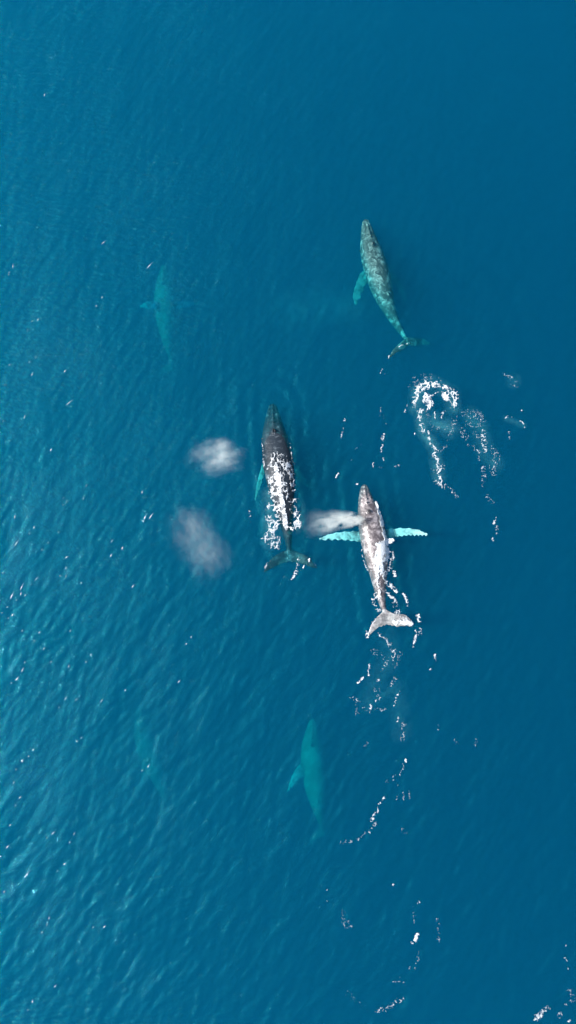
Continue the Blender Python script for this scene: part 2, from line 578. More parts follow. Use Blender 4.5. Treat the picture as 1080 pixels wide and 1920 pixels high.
# dark whale with wash over its back
make_whale('w2', 'dark slate humpback whale at the surface, lacy white wash over its rear back',
           [(511, 757), (512, 782), (514, 812), (519, 850), (525, 895), (532, 945), (537, 985), (541, 1018), (543, 1046)],
           [-1.15, -1.05, -.85, -.62, -.48, -.46, -.58, -.85, -1.05], (0.0, 0.0),
           [([(497, 856), (489, 878), (481, 908), (477, 938)], [(500, 880), (496, 893), (489, 915), (480, 941)], [-1.3, -1.6, -1.7, -1.5], 0.13, 0.07),
            ([(540, 858), (556, 876), (575, 898), (590, 922)], [(542, 882), (552, 893), (568, 910), (586, 924)], [-1.5, -2.2, -2.8, -3.2], 0.13, 0.07)],
           [([(543, 1030), (526, 1035), (507, 1049), (493, 1073)], [(544, 1054), (528, 1058), (513, 1066), (496, 1074)], [-.95, -.85, -.7, -.45], 0.17),
            ([(542, 1030), (558, 1034), (578, 1043), (594, 1065)], [(543, 1054), (558, 1057), (575, 1062), (591, 1066)], [-.95, -.85, -.6, -.6], 0.17)],
           M_W2, wide=1.0)
# whale with spread white flippers
make_whale('w3', 'wet charcoal humpback whale blowing, both white flippers spread wide, flukes at surface',
           [(683, 908), (685, 930), (690, 958), (697, 992), (704, 1030), (709, 1070), (713, 1108), (719, 1140), (728, 1165)],
           [-.35, -.32, -.32, -.38, -.36, -.30, -.28, -.22, -.10], (0.0, -0.05),
           [([(682, 996), (664, 996), (640, 997), (615, 1002), (598, 1009)], [(684, 1020), (664, 1016), (640, 1014), (618, 1014), (600, 1015)], [-.9, -.75, -.6, -.5], 0.15, 0.10),
            ([(712, 992), (735, 991), (762, 990), (785, 993), (803, 1001)], [(714, 1014), (736, 1010), (760, 1006), (782, 1006), (801, 1006)], [-.9, -.72, -.5, -.3], 0.15, 0.10)],
           [([(722, 1142), (708, 1155), (696, 1170), (688, 1194)], [(728, 1172), (716, 1176), (705, 1181), (691, 1195)], [-.05, .06, .12, .10], 0.18),
            ([(724, 1142), (740, 1150), (760, 1152), (777, 1168)], [(728, 1173), (742, 1176), (758, 1177), (775, 1175)], [-.05, .05, .10, .04], 0.18)],
           M_W3, wide=1.0, fluke_highlight=0.33)
# three whales deeper down
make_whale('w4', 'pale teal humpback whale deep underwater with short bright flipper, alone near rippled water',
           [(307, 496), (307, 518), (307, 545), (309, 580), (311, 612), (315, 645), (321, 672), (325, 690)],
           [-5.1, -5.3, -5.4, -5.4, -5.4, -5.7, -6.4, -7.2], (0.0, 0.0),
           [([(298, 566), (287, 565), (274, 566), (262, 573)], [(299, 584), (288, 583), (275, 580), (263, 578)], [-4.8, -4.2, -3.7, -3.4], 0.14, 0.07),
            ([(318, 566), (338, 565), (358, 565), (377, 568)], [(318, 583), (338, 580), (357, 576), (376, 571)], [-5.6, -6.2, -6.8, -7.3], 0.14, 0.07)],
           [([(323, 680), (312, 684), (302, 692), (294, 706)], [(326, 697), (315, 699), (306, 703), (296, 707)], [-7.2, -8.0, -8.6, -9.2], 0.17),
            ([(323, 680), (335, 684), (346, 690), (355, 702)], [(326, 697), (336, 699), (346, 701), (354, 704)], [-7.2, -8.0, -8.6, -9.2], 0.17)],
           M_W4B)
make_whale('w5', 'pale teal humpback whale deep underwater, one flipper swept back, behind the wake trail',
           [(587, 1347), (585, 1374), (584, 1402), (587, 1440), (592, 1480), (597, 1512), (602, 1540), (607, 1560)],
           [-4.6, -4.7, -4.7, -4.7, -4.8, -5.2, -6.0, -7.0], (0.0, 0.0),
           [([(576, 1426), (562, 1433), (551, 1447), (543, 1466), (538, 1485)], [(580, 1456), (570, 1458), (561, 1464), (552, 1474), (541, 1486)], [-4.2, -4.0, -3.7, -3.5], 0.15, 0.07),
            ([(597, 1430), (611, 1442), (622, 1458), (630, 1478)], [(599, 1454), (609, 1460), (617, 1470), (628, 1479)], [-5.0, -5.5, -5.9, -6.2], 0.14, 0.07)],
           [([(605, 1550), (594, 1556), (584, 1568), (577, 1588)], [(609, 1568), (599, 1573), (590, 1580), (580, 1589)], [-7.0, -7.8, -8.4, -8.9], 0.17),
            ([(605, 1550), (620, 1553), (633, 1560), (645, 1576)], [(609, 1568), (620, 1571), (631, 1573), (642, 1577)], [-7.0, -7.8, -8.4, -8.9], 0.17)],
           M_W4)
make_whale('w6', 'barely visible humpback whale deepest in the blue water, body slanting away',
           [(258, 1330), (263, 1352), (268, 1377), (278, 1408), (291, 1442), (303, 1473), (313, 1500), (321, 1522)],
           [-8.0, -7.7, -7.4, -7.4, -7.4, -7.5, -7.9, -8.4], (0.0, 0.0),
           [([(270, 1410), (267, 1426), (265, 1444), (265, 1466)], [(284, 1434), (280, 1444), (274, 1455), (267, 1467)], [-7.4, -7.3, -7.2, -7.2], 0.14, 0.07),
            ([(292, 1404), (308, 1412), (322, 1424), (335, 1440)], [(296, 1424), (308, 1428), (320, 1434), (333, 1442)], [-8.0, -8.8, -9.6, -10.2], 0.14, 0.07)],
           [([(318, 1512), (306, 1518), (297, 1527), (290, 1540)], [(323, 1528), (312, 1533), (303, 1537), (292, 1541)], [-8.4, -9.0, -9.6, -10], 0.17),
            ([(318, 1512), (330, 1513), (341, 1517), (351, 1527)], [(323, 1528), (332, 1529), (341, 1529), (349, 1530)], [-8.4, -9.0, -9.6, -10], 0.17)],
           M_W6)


# ------------------------------------------------------------------ foam
PXM = (at(541, 960) - at(540, 960)).x       # metres per photograph pixel, about 0.0435


def foam(label, strokes, cell=0.05, lace=0.5, thr=0.5, freq=2.2, height=0.10, whales=(), name='foam_patch', boost=0.0, seed=0, cat='foam', group=None):
    """strokes: (points px, half width px or list of them, strength). The patch is a low dome wherever
    stroke mask plus a lacy noise passes the threshold; its rim dips under the water."""
    segs = []
    allp = []
    for pts, wd, st in strokes:
        P = np.array([at(p[0], p[1])[:2] for p in pts])
        if len(P) == 1: P = np.vstack([P, P + 0.01])
        wds = np.interp(np.linspace(0, 1, len(P)), np.linspace(0, 1, len(np.atleast_1d(wd))), np.atleast_1d(wd)) * PXM * (0.84 if not whales else 0.95)
        for i in range(len(P) - 1):
            segs.append((P[i], P[i + 1], wds[i], wds[i + 1], st))
        allp.append(P); pad = max(wds) + 0.3
        allp += [P - pad, P + pad]
    allp = np.vstack(allp)
    lo, hi = allp.min(0), allp.max(0)
    gx = np.arange(lo[0], hi[0], cell); gy = np.arange(lo[1], hi[1], cell)
    X, Y = np.meshgrid(gx, gy)
    m = np.zeros_like(X) - 1
    jx = X + 0.25 * (fbm(X * 1.1 + seed, Y * 1.1, 3) - .5); jy = Y + 0.25 * (fbm(X * 1.1 + 50 + seed, Y * 1.1, 3) - .5)
    for a, b, wa, wb, st in segs:
        d = b - a; l2 = d @ d + 1e-9
        t = np.clip(((jx - a[0]) * d[0] + (jy - a[1]) * d[1]) / l2, 0, 1)
        dist = np.hypot(jx - a[0] - t * d[0], jy - a[1] - t * d[1])
        w = wa + (wb - wa) * t
        cov = max(0.06, 0.10 + boost + (st - 0.65) * 1.02)
        m = np.maximum(m, np.where(dist < w, cov * (1 - (dist / w) ** 2.5), -1))
    freq = freq * 1.5
    lacy = fbm(X * freq + seed * 3.1 + 0.5 * fbm(X * 2.3, Y * 2.3 + seed, 2), Y * freq + seed + 0.5 * fbm(X * 2.3 + 31, Y * 2.3, 2), 3, ridge=True)
    speck = fbm(X * freq * 3.0 + seed * 1.7, Y * freq * 3.0, 2)
    lace = lace * 0.55
    n = lacy * (1 - lace) + speck * lace
    q = np.linspace(0, 1, 101)
    n = np.interp(n, np.quantile(n, q), q)                 # evened out: a coverage of 0.4 leaves 40 % white
    f = np.where(m > 0, n - 1 + m, -1)
    keep = f > -0.10
    ck = keep[:-1, :-1] | keep[1:, :-1] | keep[:-1, 1:] | keep[1:, 1:]
    surf = wave(X, Y)
    for w in whales:
        bvh = WHALES[w]['bvh']
        use = np.zeros_like(keep); use[:-1, :-1] |= ck; use[1:, :-1] |= ck; use[:-1, 1:] |= ck; use[1:, 1:] |= ck
        for i, j in zip(*np.nonzero(use)):
            hit = bvh.ray_cast(Vector((X[i, j], Y[i, j], 6)), Vector((0, 0, -1)))
            if hit[0] is not None: surf[i, j] = max(surf[i, j], hit[0].z)
    Z = surf + np.clip((f + 0.08) * 0.3, -0.03, height) + 0.004 + (f > 0) * 0.04 * (speck - .3)
    idx = np.arange(X.size).reshape(X.shape)
    Fq = np.stack([idx[:-1, :-1], idx[:-1, 1:], idx[1:, 1:], idx[1:, :-1]], -1)[ck]
    if not len(Fq): print('EMPTY FOAM', label); return None
    V = np.stack([X, Y, Z], -1).reshape(-1, 3)
    u, inv = np.unique(Fq, return_inverse=True)
    V = V[u]
    c0 = np.array([V[:, 0].mean(), V[:, 1].mean(), 0])
    me = quick_mesh(name, V - c0, inv.reshape(Fq.shape))
    ca = me.attributes.new('cover', 'FLOAT', 'POINT'); ca.data.foreach_set('value', np.clip(f.reshape(-1)[u], -0.3, 1).astype(np.float32))
    o = mesh_obj(name, me, M_FOAM)
    o.location = c0
    return tag(o, label, cat, group, kind='stuff')


def veil(label, strokes, depth, strength, seed=0, cell=0.12):
    """a cloud of fine bubbles hanging below the surface: a lumpy, see-through sheet of white specks"""
    m, nt, out = new_mat('bubbles')
    L = nt.links.new
    tc = node(nt, 'TexCoord')
    n1 = node(nt, 'TexNoise', Scale=1.6, Detail=6.0, Roughness=0.7)
    L(tc.outputs['Object'], n1.inputs['Vector'])
    at_ = node(nt, 'Attribute', attribute_name='cover')
    a = mathn(nt, 'MULTIPLY', mathn(nt, 'MULTIPLY_ADD', n1.outputs[0], 2.4, -0.7, clamp=True), mathn(nt, 'MULTIPLY', at_.outputs['Fac'], strength), clamp=True)
    bs = node(nt, 'BsdfPrincipled', Roughness=0.8); bs.inputs['Base Color'].default_value = (0.8, 0.8, 0.8, 1)
    tr = node(nt, 'BsdfTransparent'); mx = node(nt, 'MixShader')
    L(a, mx.inputs[0]); L(tr.outputs[0], mx.inputs[1]); L(bs.outputs[0], mx.inputs[2]); L(mx.outputs[0], out.inputs['Surface'])
    P = [(np.array([at(p[0], p[1], -depth)[:2] for p in pts]), wd * PXM) for pts, wd in strokes]
    al = np.vstack([q for p, w in P for q in (p - w, p + w)])
    X, Y = np.meshgrid(np.arange(al[:, 0].min(), al[:, 0].max(), cell), np.arange(al[:, 1].min(), al[:, 1].max(), cell))
    mk = np.zeros_like(X)
    for p, w in P:
        if len(p) == 1: p = np.vstack([p, p + 0.01])
        for a_, b_ in zip(p[:-1], p[1:]):
            d = b_ - a_; t = np.clip(((X - a_[0]) * d[0] + (Y - a_[1]) * d[1]) / (d @ d + 1e-9), 0, 1)
            r = np.hypot(X - a_[0] - t * d[0], Y - a_[1] - t * d[1]) / w
            mk = np.maximum(mk, np.clip(1 - r, 0, 1) ** 1.2)
    ok = mk > 0
    ck = ok[:-1, :-1] & ok[1:, :-1] & ok[:-1, 1:] & ok[1:, 1:]
    Z = -depth + 0.5 * depth * (fbm(X * 0.8 + seed, Y * 0.8, 3) - .5)
    idx = np.arange(X.size).reshape(X.shape)
    Fq = np.stack([idx[:-1, :-1], idx[:-1, 1:], idx[1:, 1:], idx[1:, :-1]], -1)[ck]
    V = np.stack([X, Y, Z], -1).reshape(-1, 3)
    u, inv = np.unique(Fq, return_inverse=True)
    me = quick_mesh('bubble_cloud', V[u], inv.reshape(Fq.shape))
    ca = me.attributes.new('cover', 'FLOAT', 'POINT'); ca.data.foreach_set('value', mk.reshape(-1)[u].astype(np.float32))
    return tag(mesh_obj('bubble_cloud', me, m), label, 'bubbles', kind='stuff')


R7 = lambda pts: [(740 + x / 3.857, 660 + y / 3.857) for x, y in pts]
R4 = lambda pts: [(620 + x / 3.6, 1180 + y / 3.6) for x, y in pts]
R2 = lambda pts: [(440 + x / 5.055, 720 + y / 5.055) for x, y in pts]
R3 = lambda pts: [(570 + x / 4.154, 880 + y / 4.154) for x, y in pts]
R5 = lambda pts: [(580 + x / 2.16, 1600 + y / 2.16) for x, y in pts]
RG = lambda pts: [(600 + x / 5.4, 640 + y / 5.4) for x, y in pts]

foam('bright white foam ring churned up behind the mottled whale',
     [(R7([(150, 400), (150, 330), (180, 270), (230, 235), (310, 235)]), [7, 8, 10, 13, 9], 1.35),
      (R7([(310, 235), (380, 265), (430, 310), (425, 385), (405, 390)]), [7, 8, 11, 10, 6], 1.3),
      (R7([(235, 310), (235, 345), (250, 370)]), [10, 13, 11], 1.6),
      (R7([(250, 370), (245, 405), (200, 435), (175, 430)]), [7, 6, 7, 8], 1.2),
      (R7([(365, 315), (370, 335)]), [10, 10], 1.6),
      (R7([(260, 315), (300, 298), (335, 290)]), [2.2, 2, 2.2], 1.2),
      (R7([(130, 250), (170, 215), (240, 195), (310, 205)]), [12, 16, 18, 12], 0.72),
      (R7([(290, 440), (290, 480)]), [3, 3], 1.1),
      (R7([(350, 440), (365, 430), (345, 470)]), [3, 3, 3], 1.1),
      (R7([(430, 390), (440, 440), (420, 540), (390, 640)]), [9, 9, 7, 5], 0.75),
      (R7([(240, 470), (290, 560), (380, 540)]), [9, 8, 8], 0.68)], lace=0.5, thr=0.42, freq=3.0, seed=1, boost=-0.05)
foam('broken trail of white foam hanging below the foam ring',
     [(R7([(180, 430), (180, 490), (200, 560), (245, 600)]), [9, 8, 9, 7], 1.1),
      (R7([(245, 600), (250, 660), (290, 700), (285, 750), (315, 780), (315, 830), (325, 900), (345, 960)]), [4, 4, 6, 5, 6, 8, 5, 8], 1.15),
      (R7([(290, 720), (340, 710), (375, 688)]), [4, 4, 5], 1.0),
      (R7([(300, 940), (345, 960), (400, 1000), (455, 1050)]), [6, 8, 5, 4], 0.85),
      (R7([(280, 850), (340, 830)]), [9, 9], 0.75)], lace=0.5, thr=0.42, freq=3, seed=2)
foam('loose scatter of small foam flecks beside the foam trail',
     [(R7([(520, 450), (600, 460), (640, 490)]), [12, 14, 9], 0.76),
      (R7([(540, 520), (600, 540), (590, 600)]), [11, 15, 10], 0.74),
      (R7([(640, 580), (640, 640), (655, 720)]), [8, 9, 6], 0.98),
      (R7([(560, 680), (610, 720), (610, 780)]), [6, 6, 4], 0.8),
      (R7([(700, 690), (740, 760), (700, 820), (720, 880)]), [8, 9, 10, 7], 0.78),
      (R7([(640, 840), (645, 920), (640, 965)]), [7, 7, 4], 0.84),
      (R7([(600, 910)]), [5], 0.9), (R7([(490, 560), (530, 660)]), [9, 8], 0.66)], lace=0.62, thr=0.40, freq=3.2, seed=3)
foam('thin string of foam flecks trailing off across dark water',
     [(R7([(675, 1040), (710, 1090)]), [5, 5], 0.72), (R7([(745, 1150), (740, 1190), (715, 1245)]), [3, 3, 4], 1.0),
      (R7([(735, 1270), (742, 1310)]), [4, 4], 0.9), (R7([(700, 1345), (715, 1358)]), [4, 4], 1.1)], lace=0.5, thr=0.42, freq=3, seed=4)
foam('faint foam patch and thin curved foam line on open water',
     [(R7([(830, 190), (870, 230)]), [11, 11], 0.70), (R7([(790, 158), (800, 165)]), [4, 4], 0.8),
      (R7([(797, 487), (815, 474), (845, 470)]), [2.2, 2.4, 2], 1.0), (R7([(905, 500), (925, 515), (938, 543)]), [2.2, 2.6, 2], 1.05),
      (R7([(917, 425)]), [3], 1.6), (R7([(830, 570), (828, 630)]), [2.5, 2.5], 0.9)], lace=0.4, thr=0.42, freq=3, seed=5)
# wash over the dark whale
foam('lacy white wash streaming over the back of the dark slate whale',
     [(R2([(400, 720), (480, 760), (530, 850), (545, 930)]), [7, 12, 9, 6], 1.05),
      (R2([(400, 730), (390, 800), (430, 860), (410, 900)]), [8, 13, 14, 12], 1.0),
      (R2([(410, 880), (420, 960), (445, 1100), (470, 1260), (490, 1370)]), [11, 9, 8, 8, 5], 1.5),
      (R2([(380, 930), (355, 1050), (400, 1190), (440, 1290)]), [10, 9, 10, 9], 0.95),
      (R2([(480, 950), (500, 1080), (540, 1120), (580, 1090)]), [7, 7, 8, 6], 1.05),
      (R2([(540, 960), (555, 1000)]), [8, 6], 1.1),
      (R2([(560, 1190), (600, 1250), (590, 1340), (530, 1360)]), [9, 10, 10, 9], 1.05),
      (R2([(340, 1150), (310, 1180)]), [7, 4], 1.0),
      (R2([(430, 1290), (370, 1350), (330, 1430), (310, 1480)]), [10, 11, 11, 9], 1.12),
      (R2([(330, 1270), (345, 1330)]), [9, 8], 1.05),
      (R2([(395, 700), (370, 860), (385, 1000), (420, 1180), (450, 1300)]), [14, 16, 15, 12, 9], 0.95),
      (R2([(310, 1480), (360, 1520), (405, 1550)]), [9, 9, 6], 1.0),
      (R2([(380, 1400), (410, 1500)]), [10, 7], 0.85),
      (R2([(285, 440), (262, 560), (272, 700), (285, 800)]), [2, 2.2, 2.2, 2], 0.88), (R2([(520, 560), (545, 700), (570, 800)]), [2, 2, 2], 0.82), (R2([(330, 690), (400, 672), (500, 690)]), [1.6, 1.8, 1.6], 0.85)], lace=0.52, thr=0.42, freq=2.6, whales=('w2',), seed=6, boost=0.16, height=0.08)
foam('bright foam streaks breaking over the flukes of the dark slate whale',
     [(R2([(610, 1660), (600, 1740), (575, 1800), (540, 1860)]), [4, 5, 4, 2], 1.25), (R2([(655, 1730)]), [4], 1.2),
      (R2([(705, 1665), (706, 1675)]), [4, 3], 1.5), (R2([(480, 1835)]), [4], 1.1), (R2([(260, 1460)]), [3.5], 1.3),
      (R2([(330, 1670), (280, 1770)]), [2, 3], 0.9), (R2([(150, 1210), (150, 1290)]), [3, 4], 1.0), (R2([(745, 1690), (775, 1735)]), [2, 2], 0.9)],
     lace=0.4, thr=0.42, freq=3, whales=('w2',), seed=7, height=0.06)
# white water on the blowing whale
foam('blown-out white water pouring off the flank of the blowing whale',
     [(R3([(560, 260), (575, 340), (600, 430), (625, 520), (640, 560)]), [3, 5, 6, 6, 5], 1.5),
      (R3([(690, 550), (640, 580), (590, 610), (580, 700), (590, 780)]), [5, 10, 13, 15, 11], 1.9),
      (R3([(610, 600), (650, 650), (620, 720)]), [10, 9, 9], 1.6),
      (R3([(680, 650), (690, 690), (670, 760), (640, 800)]), [6, 6, 6, 6], 1.0),
      (R3([(560, 780), (570, 880), (575, 980)]), [7, 7, 9], 1.05),
      (R3([(620, 810), (640, 870), (690, 910), (725, 950)]), [5, 6, 5, 4], 1.1),
      (R3([(540, 1010), (550, 1060), (590, 1100)]), [5, 5, 6], 1.0),
      (R3([(640, 950), (690, 1000), (715, 1060), (720, 1110)]), [5, 5, 6, 6], 1.08),
      (R3([(765, 960), (795, 1000), (808, 1065)]), [3, 4, 4], 1.15),
      (R3([(705, 790), (715, 830)]), [4, 4], 1.1),
      (R3([(440, 600), (465, 690), (500, 790)]), [2, 2.5, 2.5], 0.85)], lace=0.42, thr=0.40, freq=2.6, whales=('w3',), seed=8, boost=0.08, height=0.10)
foam('white water sheeting over the raised flukes of the blowing whale',
     [(R3([(700, 1190), (760, 1195), (830, 1195)]), [7, 9, 7], 1.5),
      (R3([(740, 1140), (800, 1160)]), [6, 6], 1.0), (R3([(495, 1270), (500, 1300)]), [5, 4], 1.4),
      (R3([(560, 1160), (530, 1200)]), [3, 3], 0.9), (R3([(890, 1130), (897, 1170)]), [5, 5], 1.2),
      (R3([(870, 1250), (860, 1340), (845, 1400)]), [3, 4, 2], 1.1), (R3([(905, 1240), (900, 1280)]), [5, 5], 0.95)],
     lace=0.4, thr=0.42, freq=2.6, whales=('w3',), seed=9, height=0.06)
foam('scattered wake foam spreading behind the blowing whale',
     [(R4([(330, 30), (390, 80), (425, 150), (420, 200)]), [5, 5, 8, 5], 0.98), (R4([(400, 180), (370, 240), (340, 280)]), [4, 4, 3], 0.85),
      (R4([(265, 240), (258, 320)]), [4, 3], 1.15), (R4([(215, 328), (190, 358)]), [3.5, 3], 1.5), (R4([(318, 350)]), [6], 1.0),
      (R4([(430, 330), (420, 350), (400, 390)]), [6, 5, 4], 0.95), (R4([(468, 415), (440, 460), (432, 512)]), [2.4, 3, 2.4], 1.15),
      (R4([(272, 515), (270, 550)]), [4.5, 4], 1.3), (R4([(308, 490), (335, 455)]), [4, 3], 1.0), (R4([(150, 470), (180, 490), (180, 570)]), [9, 8, 5], 0.76),
      (R4([(225, 540), (370, 540)]), [5, 5], 0.66), (R4([(310, 400), (320, 440)]), [8, 7], 0.78), (R4([(465, 585), (452, 622)]), [3, 3], 1.1),
      (R4([(495, 645), (490, 745)]), [6, 6], 0.86), (R4([(705, 180), (705, 210)]), [5, 5], 1.4), (R4([(672, 262)]), [4], 1.1),
      (R4([(465, 160), (440, 240)]), [9, 8], 0.72), (R4([(345, 190), (290, 150)]), [8, 8], 0.7)], lace=0.45, thr=0.42, freq=3.2, seed=10)
foam('dotted line of foam flecks curving over the deep whale with swept flipper',
     [(R4([(510, 875), (508, 890)]), [3.5, 3], 1.4), (R4([(490, 900), (485, 950), (470, 982)]), [3, 3, 3], 1.0),
      (R4([(435, 985), (425, 1015)]), [3, 3], 1.0), (R4([(385, 1025), (370, 1030)]), [4, 4], 0.8), (R4([(452, 1042)]), [3.5], 1.2),
      (R4([(488, 1100), (488, 1155)]), [2.2, 2.2], 0.95), (R4([(525, 1095), (533, 1150)]), [2.2, 2.2], 0.95), (R4([(450, 1120), (442, 1165)]), [2, 2], 0.85),
      (R4([(362, 1140), (330, 1180), (320, 1225), (272, 1290)]), [4, 3.5, 3, 4], 1.25), (R4([(300, 1310), (265, 1370)]), [4, 3.5], 1.05),
      (R4([(235, 1375), (190, 1415), (130, 1432), (75, 1440)]), [3.5, 3.5, 3, 5], 0.8), (R4([(840, 755), (870, 785)]), [6, 4], 0.8),
      (R4([(985, 745), (980, 785)]), [4, 4], 0.8), (R4([(485, 1360), (510, 1370)]), [6, 6], 0.66), (R4([(240, 780)]), [7], 0.75), (R4([(725, 650), (722, 680)]), [2.5, 3], 0.9)],
     lace=0.4, thr=0.42, freq=3.2, seed=11, boost=-0.04)
foam('curved foam line with one larger white fleck, far behind the pod',
     [(R5([(445, 200)]), [4], 1.1), (R5([(422, 215), (422, 275)]), [3, 3], 0.9), (R5([(440, 325), (430, 350)]), [4, 6], 1.9), (R5([(414, 362)]), [4], 1.2),
      (R5([(450, 400), (435, 440), (430, 465)]), [5, 5, 4], 0.8), (R5([(405, 465)]), [4], 0.8), (R5([(345, 520), (375, 515), (385, 525)]), [4, 8, 6], 0.85),
      (R5([(380, 592), (350, 600), (310, 630), (275, 635)]), [5, 6, 6, 5], 0.95), (R5([(155, 570), (190, 605), (235, 635)]), [6, 8, 6], 0.66),
      (R5([(520, 260), (530, 350)]), [5, 5], 0.76), (R5([(135, 240), (160, 300)]), [9, 9], 0.66), (R5([(335, 127)]), [3], 1.3), (R5([(70, 150)]), [2.6], 1.2), (R5([(75, 195)]), [2.6], 1.2)],
     lace=0.42, thr=0.42, freq=3.0, seed=12, boost=-0.09)
foam('string of foam blobs on the calm dark water past the curved foam line',
     [(R5([(1055, 345)]), [4], 1.1), (R5([(1043, 377)]), [4], 1.1), (R5([(1043, 430)]), [6], 0.9), (R5([(1045, 470)]), [5], 1.1),
      (R5([(1060, 560), (1065, 590)]), [9, 9], 0.74), (R5([(970, 625), (945, 645), (918, 672)]), [5, 7, 8], 1.05), (R5([(1012, 655)]), [7], 1.0), (R5([(1052, 678)]), [5], 1.3), (R5([(1038, 610)]), [4], 0.9)],
     lace=0.4, thr=0.42, freq=2.8, seed=13, boost=-0.07)
foam('thin foam streaks beside the trail of the mottled whale',
     [(RG([(630, 282), (607, 322)]), [2.2, 2.6], 1.1), (RG([(640, 320), (675, 345), (675, 372)]), [3, 4, 3], 0.85),
      (RG([(622, 670), (600, 750)]), [2.6, 3.2], 0.9), (RG([(650, 765), (660, 840)]), [5, 4], 0.85), (RG([(655, 925), (632, 995)]), [3, 4], 1.2),
      (RG([(625, 1040), (615, 1110)]), [3.4, 3.4], 1.1), (RG([(640, 1180), (655, 1200)]), [2.4, 2.4], 1), (RG([(540, 1235), (525, 1270)]), [3, 4], 1.15),
      (RG([(590, 1275), (625, 1285)]), [2.5, 2], 0.85), (RG([(755, 1272), (800, 1258)]), [2.5, 2], 0.95), (RG([(185, 1345), (162, 1380)]), [2.6, 3.2], 1.3), (RG([(370, 1442)]), [3.4], 1.2),
      (RG([(245, 798)]), [4], 1.2), (RG([(235, 880), (220, 1000)]), [2.6, 3], 0.9), (RG([(305, 1195)]), [3], 1.2), (RG([(410, 1040), (340, 1110)]), [2, 2.2], 0.8), (RG([(690, 165), (735, 100)]), [2.4, 2.0], 1.2), (RG([(800, 52), (840, 30), (895, 18)]), [1.8, 2.2, 2.2], 1.1),
      (RG([(875, 640), (857, 725)]), [1.8, 3], 1.0), (RG([(955, 940)]), [3], 1.2)], lace=0.35, thr=0.42, freq=3.0, seed=14)


# sun glints and some foam specks, modelled as white flecks where wind ruffles crests
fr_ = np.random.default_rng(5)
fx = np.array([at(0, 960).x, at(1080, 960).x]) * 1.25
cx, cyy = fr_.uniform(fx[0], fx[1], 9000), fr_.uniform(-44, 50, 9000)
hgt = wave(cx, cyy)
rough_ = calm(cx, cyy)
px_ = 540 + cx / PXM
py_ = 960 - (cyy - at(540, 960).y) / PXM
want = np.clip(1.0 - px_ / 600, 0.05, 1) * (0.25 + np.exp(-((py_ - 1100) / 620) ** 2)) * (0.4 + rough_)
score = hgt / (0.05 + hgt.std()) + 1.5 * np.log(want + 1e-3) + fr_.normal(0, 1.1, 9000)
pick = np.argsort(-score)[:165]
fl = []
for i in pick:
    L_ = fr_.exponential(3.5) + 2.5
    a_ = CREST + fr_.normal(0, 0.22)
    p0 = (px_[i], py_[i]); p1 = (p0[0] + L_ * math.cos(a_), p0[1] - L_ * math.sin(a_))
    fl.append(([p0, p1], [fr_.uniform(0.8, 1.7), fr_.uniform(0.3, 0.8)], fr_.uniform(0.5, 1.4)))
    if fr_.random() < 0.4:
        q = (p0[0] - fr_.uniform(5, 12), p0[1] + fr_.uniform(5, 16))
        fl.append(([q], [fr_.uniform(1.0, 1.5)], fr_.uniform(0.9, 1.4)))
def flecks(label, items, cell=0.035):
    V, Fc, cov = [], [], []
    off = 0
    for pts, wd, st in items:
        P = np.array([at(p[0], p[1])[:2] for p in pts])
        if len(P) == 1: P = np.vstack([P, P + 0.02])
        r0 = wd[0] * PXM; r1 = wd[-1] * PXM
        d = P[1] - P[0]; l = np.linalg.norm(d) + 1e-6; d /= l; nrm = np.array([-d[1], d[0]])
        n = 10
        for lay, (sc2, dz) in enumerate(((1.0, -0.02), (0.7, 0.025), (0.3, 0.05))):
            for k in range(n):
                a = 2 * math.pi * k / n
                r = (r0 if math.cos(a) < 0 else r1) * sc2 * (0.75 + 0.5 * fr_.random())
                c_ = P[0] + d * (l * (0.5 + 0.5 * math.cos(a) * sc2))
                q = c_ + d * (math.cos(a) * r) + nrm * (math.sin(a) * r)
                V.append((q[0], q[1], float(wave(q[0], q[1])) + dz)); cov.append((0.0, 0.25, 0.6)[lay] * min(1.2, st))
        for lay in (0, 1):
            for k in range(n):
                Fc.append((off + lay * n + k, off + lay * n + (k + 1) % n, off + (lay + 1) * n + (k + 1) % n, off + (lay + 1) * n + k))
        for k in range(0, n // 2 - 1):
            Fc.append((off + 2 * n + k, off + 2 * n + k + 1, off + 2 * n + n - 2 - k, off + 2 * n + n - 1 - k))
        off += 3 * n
    me = quick_mesh('glint_flecks', np.array(V), np.array(Fc))
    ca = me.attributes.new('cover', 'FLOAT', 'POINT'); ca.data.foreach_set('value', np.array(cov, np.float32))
    return tag(mesh_obj('glint_flecks', me, M_FOAM), label, 'foam', kind='stuff')  # the modelled glints share the foam material


flecks('tiny white flecks modelled for sun glints and foam specks, scattered over the rippled sea', fl)

veil('pale turquoise cloud of bubbles under the bright foam ring',
     [(R7([(160, 400), (170, 290), (280, 230), (410, 300), (420, 400)]), 22), (R7([(180, 430), (210, 580), (290, 700), (320, 900)]), 18), (R7([(250, 480), (400, 560)]), 24)], 0.8, 0.22, 1)
veil('faint turquoise bubbles under the loose scatter of foam flecks', [(R7([(550, 460), (620, 560), (650, 700), (720, 800)]), 24), (R7([(860, 210)]), 20), (R7([(800, 480), (930, 530)]), 10)], 0.9, 0.13, 2)
veil('turquoise bubbles in the wake behind the blowing whale', [(R4([(380, 20), (400, 200), (300, 350), (250, 480), (440, 400), (480, 700)]), 26)], 0.9, 0.07, 3)
veil('turquoise bubbles along both flanks of the dark slate whale', [(R2([(600, 1150), (590, 1340), (480, 1400)]), 18), (R2([(330, 1050), (330, 1280), (330, 1500)]), 20)], 0.7, 0.22, 4)
veil('faint milky turquoise patch between the deep whale and the mottled whale', [([(545, 583), (600, 575), (650, 570)], 55)], 2.0, 0.08, 5)

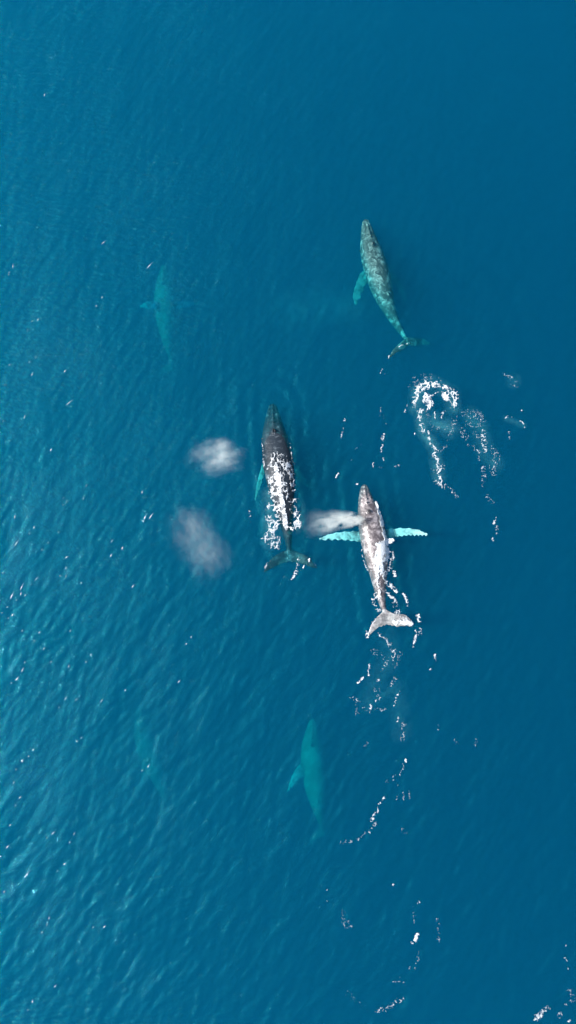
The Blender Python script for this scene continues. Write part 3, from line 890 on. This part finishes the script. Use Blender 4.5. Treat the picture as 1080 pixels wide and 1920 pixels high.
# ------------------------------------------------------------------ blows: drifting clouds of fine mist
def mist(label, centre_px, z, radii, rotz, dens, seed, cone=False, soft=1.0):
    m, nt, out = new_mat('blow_mist')
    L = nt.links.new
    tc = node(nt, 'TexCoord')
    mp = node(nt, 'Mapping'); mp.inputs['Location'].default_value = (seed * 3.7, seed * 1.3, seed * 2.1)
    L(tc.outputs['Object'], mp.inputs['Vector'])
    n1 = node(nt, 'TexNoise', Scale=1.25, Detail=5.0, Roughness=0.6)
    L(mp.outputs[0], n1.inputs['Vector'])
    # lumpy ball: distance from the centre, pushed about by noise
    sub = node(nt, 'VectorMath', operation='SUBTRACT'); sub.inputs[1].default_value = (0.5, 0.5, 0.5)
    L(n1.outputs['Color'], sub.inputs[0])
    sc_ = node(nt, 'VectorMath', operation='SCALE'); sc_.inputs['Scale'].default_value = 0.65 if cone else 1.9
    L(sub.outputs[0], sc_.inputs[0])
    add = node(nt, 'VectorMath', operation='ADD')
    L(tc.outputs['Object'], add.inputs[0]); L(sc_.outputs[0], add.inputs[1])
    if cone:
        sp = node(nt, 'SeparateXYZ'); L(add.outputs[0], sp.inputs[0])
        so = node(nt, 'SeparateXYZ'); L(tc.outputs['Object'], so.inputs[0])
        x01 = mathn(nt, 'MULTIPLY_ADD', so.outputs[0], 0.5, 0.5, clamp=True)        # 1 at the blowhole, 0 far downwind
        rr = mathn(nt, 'SQRT', mathn(nt, 'ADD', mathn(nt, 'POWER', sp.outputs[1], 2.0), mathn(nt, 'POWER', sp.outputs[2], 2.0)))
        wid = mathn(nt, 'MULTIPLY_ADD', mathn(nt, 'POWER', mathn(nt, 'SUBTRACT', 1.0, x01), 0.65), 0.85, 0.08)
        g = mathn(nt, 'SUBTRACT', 1.0, mathn(nt, 'DIVIDE', rr, wid), clamp=True)
        fade_ = mathn(nt, 'MULTIPLY', mathn(nt, 'POWER', x01, 3.0), 1.0)
        g = mathn(nt, 'MULTIPLY', mathn(nt, 'POWER', g, 1.5), fade_)
    else:
        ln = node(nt, 'VectorMath', operation='LENGTH'); L(add.outputs[0], ln.inputs[0])
        g = mathn(nt, 'SUBTRACT', 0.85, ln.outputs['Value'], clamp=True)
        g = mathn(nt, 'POWER', g, 1.8)
    edge = node(nt, 'VectorMath', operation='LENGTH'); L(tc.outputs['Object'], edge.inputs[0])
    rim = mathn(nt, 'MULTIPLY', mathn(nt, 'SUBTRACT', 1.0, edge.outputs['Value'], clamp=True), 3.0, clamp=True)
    n2 = node(nt, 'TexNoise', Scale=3.3, Detail=8.0, Roughness=0.72)
    L(mp.outputs[0], n2.inputs['Vector'])
    tex = mathn(nt, 'MULTIPLY_ADD', n2.outputs[0], 5.5, -2.2, clamp=True)
    d = mathn(nt, 'MULTIPLY', mathn(nt, 'MULTIPLY', mathn(nt, 'MULTIPLY', g, rim), tex), dens)
    pv = node(nt, 'VolumePrincipled')
    pv.inputs['Color'].default_value = (1.0, 0.985, 0.94, 1)
    pv.inputs['Anisotropy'].default_value = -0.3
    L(d, pv.inputs['Density'])
    L(pv.outputs[0], out.inputs['Volume'])
    bm = bmesh.new(); bmesh.ops.create_icosphere(bm, subdivisions=3, radius=1.0)
    me = bpy.data.meshes.new('blow_mist'); bm.to_mesh(me); bm.free()
    o = mesh_obj('blow_mist', me, m)
    o.location = at(centre_px[0], centre_px[1], z)
    o.scale = radii
    o.rotation_euler = (0, 0, rotz)
    return tag(o, label, 'mist', 'whale blows drifting over the sea', kind='stuff')


mist('small pale grey puff of blow mist drifting beside the dark slate whale', (405, 856), 2.6, (3.0, 2.3, 1.4), 0.25, 1.5, 1)
mist('long thinning grey cloud of blow mist, older than the small puff', (376, 1018), 2.6, (4.6, 2.7, 1.4), -1.05, 0.58, 2)
mist('dense white jet of blow mist leaving the blowhole of the blowing whale', (619, 979), 1.3, (2.9, 1.8, 1.0), 0.10, 26.0, 3, cone=True)
